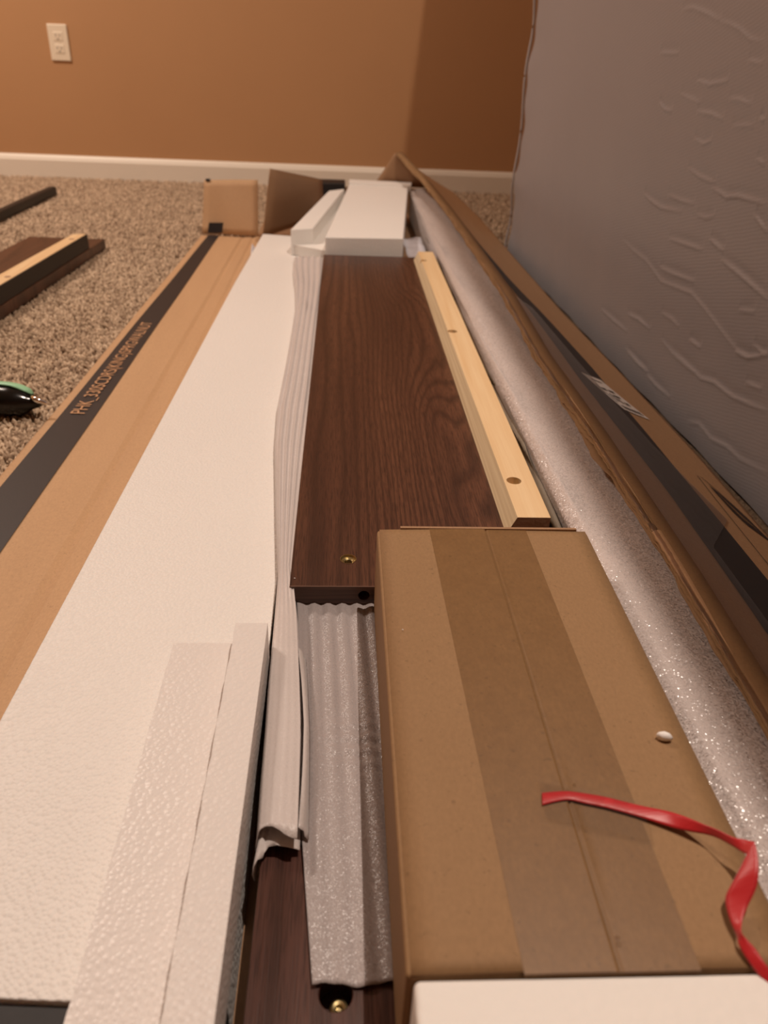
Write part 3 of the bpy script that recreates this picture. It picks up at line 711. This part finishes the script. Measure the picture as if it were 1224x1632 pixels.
# ================================================================== MATTRESS
MA, MB_ = Vector((.4515, 2.19)), Vector((.5110, .70))
md_ = (MB_-MA).normalized(); mn = Vector((-md_.y, md_.x))   # md_ runs towards the camera; mn = normal
if mn.x > 0: mn = -mn                                       # faces the carton
def mp(a, z, out=0): p = MA+md_*a+mn*out; return Vector((p.x, p.y, z))
def m_hit(u, v):   # pixel -> (a, z) on the mattress face
    d = ray(u, v); D = Vector((d[0], d[1])); t = MA.dot(mn)/D.dot(mn); p = D*t; return (p-MA).dot(md_), H+t*d[2]
MH = 1.52
c2 = lambda L: [(780+u/2.72, v/2.72) for u, v in L]
c4 = lambda L: [(840+u/3.023, 560+v/3.023) for u, v in L]
CR = [c2(L) for L in ([(1020, 95), (1060, 105), (1100, 125), (1150, 170), (1208, 185)], [(860, 730), (920, 770), (980, 795)], [(960, 810), (1030, 855), (1080, 850), (1208, 885)], [(770, 845), (830, 870), (885, 885)],
    [(670, 840), (700, 870), (740, 900), (830, 920)], [(580, 1040), (620, 1080), (680, 1130), (740, 1220), (870, 1270), (920, 1330), (1000, 1430), (1080, 1530), (1145, 1560)], [(735, 1160), (800, 1190), (885, 1222)],
    [(1000, 1125), (1060, 1170), (1130, 1230), (1208, 1300)], [(740, 1470), (800, 1540), (880, 1620)], [(600, 1360), (650, 1385), (695, 1430)], [(590, 1510), (640, 1570), (685, 1620)], [(1050, 430), (1100, 435), (1150, 455)],
    [(910, 350), (960, 370), (1050, 350)], [(835, 410), (880, 430), (920, 450)], [(905, 485), (970, 495), (1020, 520)], [(1060, 550), (1120, 545), (1160, 550)], [(890, 600), (930, 625), (970, 610)], [(740, 445), (765, 475), (795, 485)],
    [(1165, 690), (1208, 715)], [(1150, 930), (1208, 1010)], [(895, 930), (930, 945), (975, 935)], [(775, 1035), (850, 1060), (920, 1085)], [(950, 1035), (1010, 1090)], [(740, 1355), (790, 1385), (820, 1420)], [(1140, 1495), (1180, 1530), (1208, 1535)],
    [(1080, 1345), (1150, 1355)], [(490, 1340), (540, 1390), (600, 1440)], [(860, 1470), (910, 1510)], [(850, 45), (900, 35), (960, 60), (1020, 90)], [(750, 230), (830, 235)], [(1140, 265), (1208, 280)], [(1185, 515), (1208, 525)])]
CR += [c4(L) for L in ([(700, 0), (760, 60), (830, 130), (900, 150), (990, 220), (1080, 260), (1161, 290)], [(760, 340), (820, 350), (880, 420), (960, 460), (1020, 520), (1161, 590)], [(570, 110), (610, 160), (690, 225)], [(490, 0), (540, 60), (580, 100)], [(1050, 150), (1130, 185)], [(1000, 0), (1060, 30), (1161, 20)])]
NA, NZ = 800, 400
aa = np.concatenate([np.linspace(0, .03, 12), np.concatenate([np.linspace(.034, 1.55, NA-32), np.linspace(1.56, 2.1, 20)])]); zz = np.concatenate([np.linspace(.012, .82, NZ-20), np.linspace(.85, MH, 20)])
A2, Z2 = np.meshgrid(aa, zz, indexing='ij'); D2 = np.zeros_like(A2)
for k, L in enumerate(CR):
    pts = np.array([m_hit(u, v) for u, v in L])
    q = [];
    for i in range(len(pts)-1): q += [pts[i]*(1-t)+pts[i+1]*t for t in np.linspace(0, 1, 8, endpoint=False)]
    q.append(pts[-1]); q = np.array(q); n = len(q)
    lo, hi = q.min(0)-.03, q.max(0)+.03
    ia = np.where((aa > lo[0]) & (aa < hi[0]))[0]; iz = np.where((zz > lo[1]) & (zz < hi[1]))[0]
    if not len(ia) or not len(iz): continue
    a_, z_ = A2[np.ix_(ia, iz)], Z2[np.ix_(ia, iz)]
    best = np.full(a_.shape, 9.); sg = np.zeros_like(a_); tp_ = np.zeros_like(a_)
    for i in range(n-1):
        p, d = q[i], q[i+1]-q[i]; L2 = (d**2).sum()+1e-12
        t = np.clip(((a_-p[0])*d[0]+(z_-p[1])*d[1])/L2, 0, 1); ex, ez = a_-p[0]-t*d[0], z_-p[1]-t*d[1]; dd = np.hypot(ex, ez)
        m_ = dd < best; best = np.where(m_, dd, best); sg = np.where(m_, np.sign(d[0]*ez-d[1]*ex), sg); tp_ = np.where(m_, (i+t)/(n-1), tp_)
    Lw = .0022; amp = .0024*(.6+.4*((k*7) % 5)/4)
    taper = np.sin(PI*np.clip(tp_, .0, 1))**.5
    D2[np.ix_(ia, iz)] += amp*taper*(np.exp(-(best/Lw)**2)-.55*np.exp(-((best-.006)/.006)**2)*(sg > 0))
# soft puckers along the far vertical seam and general sag
D2 += .007*np.exp(-A2/.07)*(np.sin(Z2*34+1.2*np.sin(Z2*9))+.5*np.sin(Z2*71))*.6
D2 += .0016*np.sin(A2*9+Z2*5)*np.exp(-((Z2-.3)/.5)**2)+.0010*np.sin(A2*40+Z2*14)*np.exp(-(Z2/.25)**2)
D2 += .004*np.exp(-A2/.02)*-2
D2 -= .005*np.exp(-(Z2-.012)/.018)
MT = thing('mattress', 'grey cloth mattress standing on its edge beside the carton', 'mattress', (.62, 1.5, .004))
MV = np.zeros(A2.shape+(3,)); BOW = lambda z: np.interp(z, [0, .62, 1.0, MH], [0, 0, .03, .080])  # bow of the unseen upper part, shaped to place its shadow edge
D2 += BOW(Z2)+.028*A2*np.clip(Z2-.3, 0, 2)
MV[..., 0] = MA.x+md_.x*A2+mn.x*D2; MV[..., 1] = MA.y+md_.y*A2+mn.y*D2; MV[..., 2] = Z2
V = (MV.reshape(-1, 3)-np.array([.62, 1.5, .004])); ni, nj = A2.shape
idx = np.arange(ni*nj).reshape(ni, nj); Fq = np.stack([idx[:-1, :-1], idx[1:, :-1], idx[1:, 1:], idx[:-1, 1:]], -1).reshape(-1, 4)
me = bpy.data.meshes.new('cover_face'); me.vertices.add(len(V)); me.vertices.foreach_set('co', V.reshape(-1)); me.loops.add(Fq.size); me.loops.foreach_set('vertex_index', Fq.reshape(-1).astype(np.int32))
me.polygons.add(len(Fq)); me.polygons.foreach_set('loop_start', np.arange(0, Fq.size, 4, dtype=np.int32)); me.polygons.foreach_set('loop_total', np.full(len(Fq), 4, np.int32)); me.polygons.foreach_set('use_smooth', np.ones(len(Fq), bool)); me.update(); me.validate()
me.materials.append(M['mattress_cloth']); fo = bpy.data.objects.new('cover_face', me); C.objects.link(fo); fo.parent = MT
# core body behind the face
P = [[mp(a, z, float(BOW(z))-o+(.028*a*max(0, z-.3) if o < .1 else 0)) for a, o in ((.004, .014), (2.08, .014), (2.08, .25), (.004, .25), (.004, .014))] for z in (.012, .3, .62, .8, 1.0, 1.2, 1.36, MH)]
grid('core', P, 'mattress_cloth', MT, smooth=False)
P = [[mp(a, MH, float(BOW(MH))-o+(.034*a if o < .1 else 0)) for o in (.0, .25)] for a in (.0, 2.08)]
grid('top_side', P, 'mattress_cloth', MT, smooth=False)
# piping along the far vertical edge and the bottom edge
def tube(name, pts, r, mat, parent, n=8):
    P = []
    for i, p in enumerate(pts):
        p = Vector(p); d = (Vector(pts[min(i+1, len(pts)-1)])-Vector(pts[max(i-1, 0)])).normalized(); q = d.to_track_quat('Z', 'Y')
        P.append([p+q@Vector((r*math.cos(k*2*PI/n), r*math.sin(k*2*PI/n), 0)) for k in range(n+1)])
    return grid(name, P, mat, parent)
tube('piping', [mp(-.001+.0035*math.sin(z*34+1.2*math.sin(z*9)), z, float(BOW(z))+.004*math.sin(z*34+1.2*math.sin(z*9))) for z in np.linspace(.03, 1.5, 200)], .0028, 'mattress_seam', MT)
tagp = [mp(-.002, .012, .004), mp(.012, .010, .006), mp(.004, .040, .006), mp(-.008, .036, .004)]
mesh('corner_tab', tagp+[p+Vector((.003, .001, 0)) for p in tagp], BF, 'crumb_foam', MT, label='white corner tab', bevel=.0008)

# ================================================================== ITEMS ON THE CARPET AT LEFT
zt = .034
A, B, Cc, Dd = at(167, 381, zt), at(47, 377, zt), at(0, 489, zt), at(0, 396, zt)
dv = (Cc-A).normalized(); L_ = 1.25; end2 = (B-A)
BD = thing('bed_rail', 'walnut rail with a pine cleat lying on the carpet at far left', 'bed rail', (A.x-.3, A.y-.3, .01))
q = [A, A+dv*L_, B+dv*L_, B]
prism('board', [(p.x, p.y) for p in q], .011, zt, 'walnut', BD, bevel=.0008, mats=['walnut_edge'])
E1, E2 = at(137, 373, .068), at(0, 454, .068); I1, I2 = at(116, 373, .068), at(0, 437, .068)
dc = (E2-E1).normalized(); q = [E1, E1+dc*1.15, I1+(I2-I1).normalized()*1.15, I1]
prism('cleat', [(p.x, p.y) for p in q], zt+.0002, .068, 'pine', BD, bevel=.0006)
nr = Vector((-dc.y, dc.x, 0)); nr = nr if nr.x > 0 else -nr
q = [E1+nr*.0004, E1+dc*1.15+nr*.0004, E1+dc*1.15+nr*.003, E1+nr*.003]
prism('cleat_face', [(p.x, p.y) for p in q], zt+.0002, .0675, 'black_metal', BD, label='black outer face of the cleat')
for (u, v_) in ((12, 441), (114, 381)):
    h = at(u, v_, .0682); cyl('screw_hole', h, (0, 0, 1), .006, .0004, 'pine_end', BD, n=14)
r1, r2 = at(84, 300, .03), at(0, 338, .03); dr = (r2-r1).normalized(); nr = Vector((-dr.y, dr.x, 0))*.013
q = [r1+nr, r1-nr, r1-nr+dr*1.0, r1+nr+dr*1.0]
ro = prism('metal_bar', [(p.x, p.y) for p in q], .010, .036, 'black_metal', bevel=.003, origin=(r1.x, r1.y, .01)); tag(ro, 'black bar lying on the carpet near the far wall, left', 'bar')
# hand tool
T0 = at(68, 641, .0315); TL = thing('hand_tool', 'glossy black hand tool with a mint green top, on the carpet at left edge', 'tool', (T0.x-.06, T0.y, .009))
ax = Vector((-1, .16, 0)).normalized()
lathe('body', T0+ax*.002+Vector((0, 0, -.001)), ax, [(.0001, 0), (.007, .001), (.010, .008), (.014, .016), (.023, .026), (.0265, .045), (.027, .08), (.026, .15), (.020, .19), (.0001, .195)], 'tool_black', TL, sx=1.0, sy=.85)
P = []
for i, t_ in enumerate(np.linspace(.014, .19, 20)):
    r_o = float(np.interp(t_, [.014, .026, .045, .08, .19], [.012, .0218, .0257, .0262, .0240])); wdt = float(np.interp(t_, [.014, .024, .04, .19], [.25, .65, .5, .42]))
    c = T0+ax*t_; sd = Vector((ax.y, -ax.x, 0)); sd = sd if sd.y > 0 else -sd
    P.append([c+sd*(1.06*r_o*math.sin(b))+Vector((0, 0, 1.03*r_o*.92*math.cos(b))) for b in np.linspace(.15-wdt*.6, .15+wdt*1.7, 7)])
grid('top_cover', P, 'mint_plastic', TL, solid=.0015, label='mint green cover')
lathe('metal_tip', T0+ax*.016+Vector((.006, -.008, .0075)), (1, -.25, -.25), [(.0001, -.004), (.0042, -.003), (.0045, .010), (.0036, .011), (.003, .020), (.0001, .021)], 'chrome', TL, n=16, label='chrome tip')
for k in (0, 1): lathe('rivet', T0+ax*(.046+.004*k)+Vector((0, -.0205+.003*k*0, .006-.007*k)), (0, -1, .35), [(.0024, -.002), (.0022, .0006), (.0001, .0012)], 'chrome', TL, n=12)
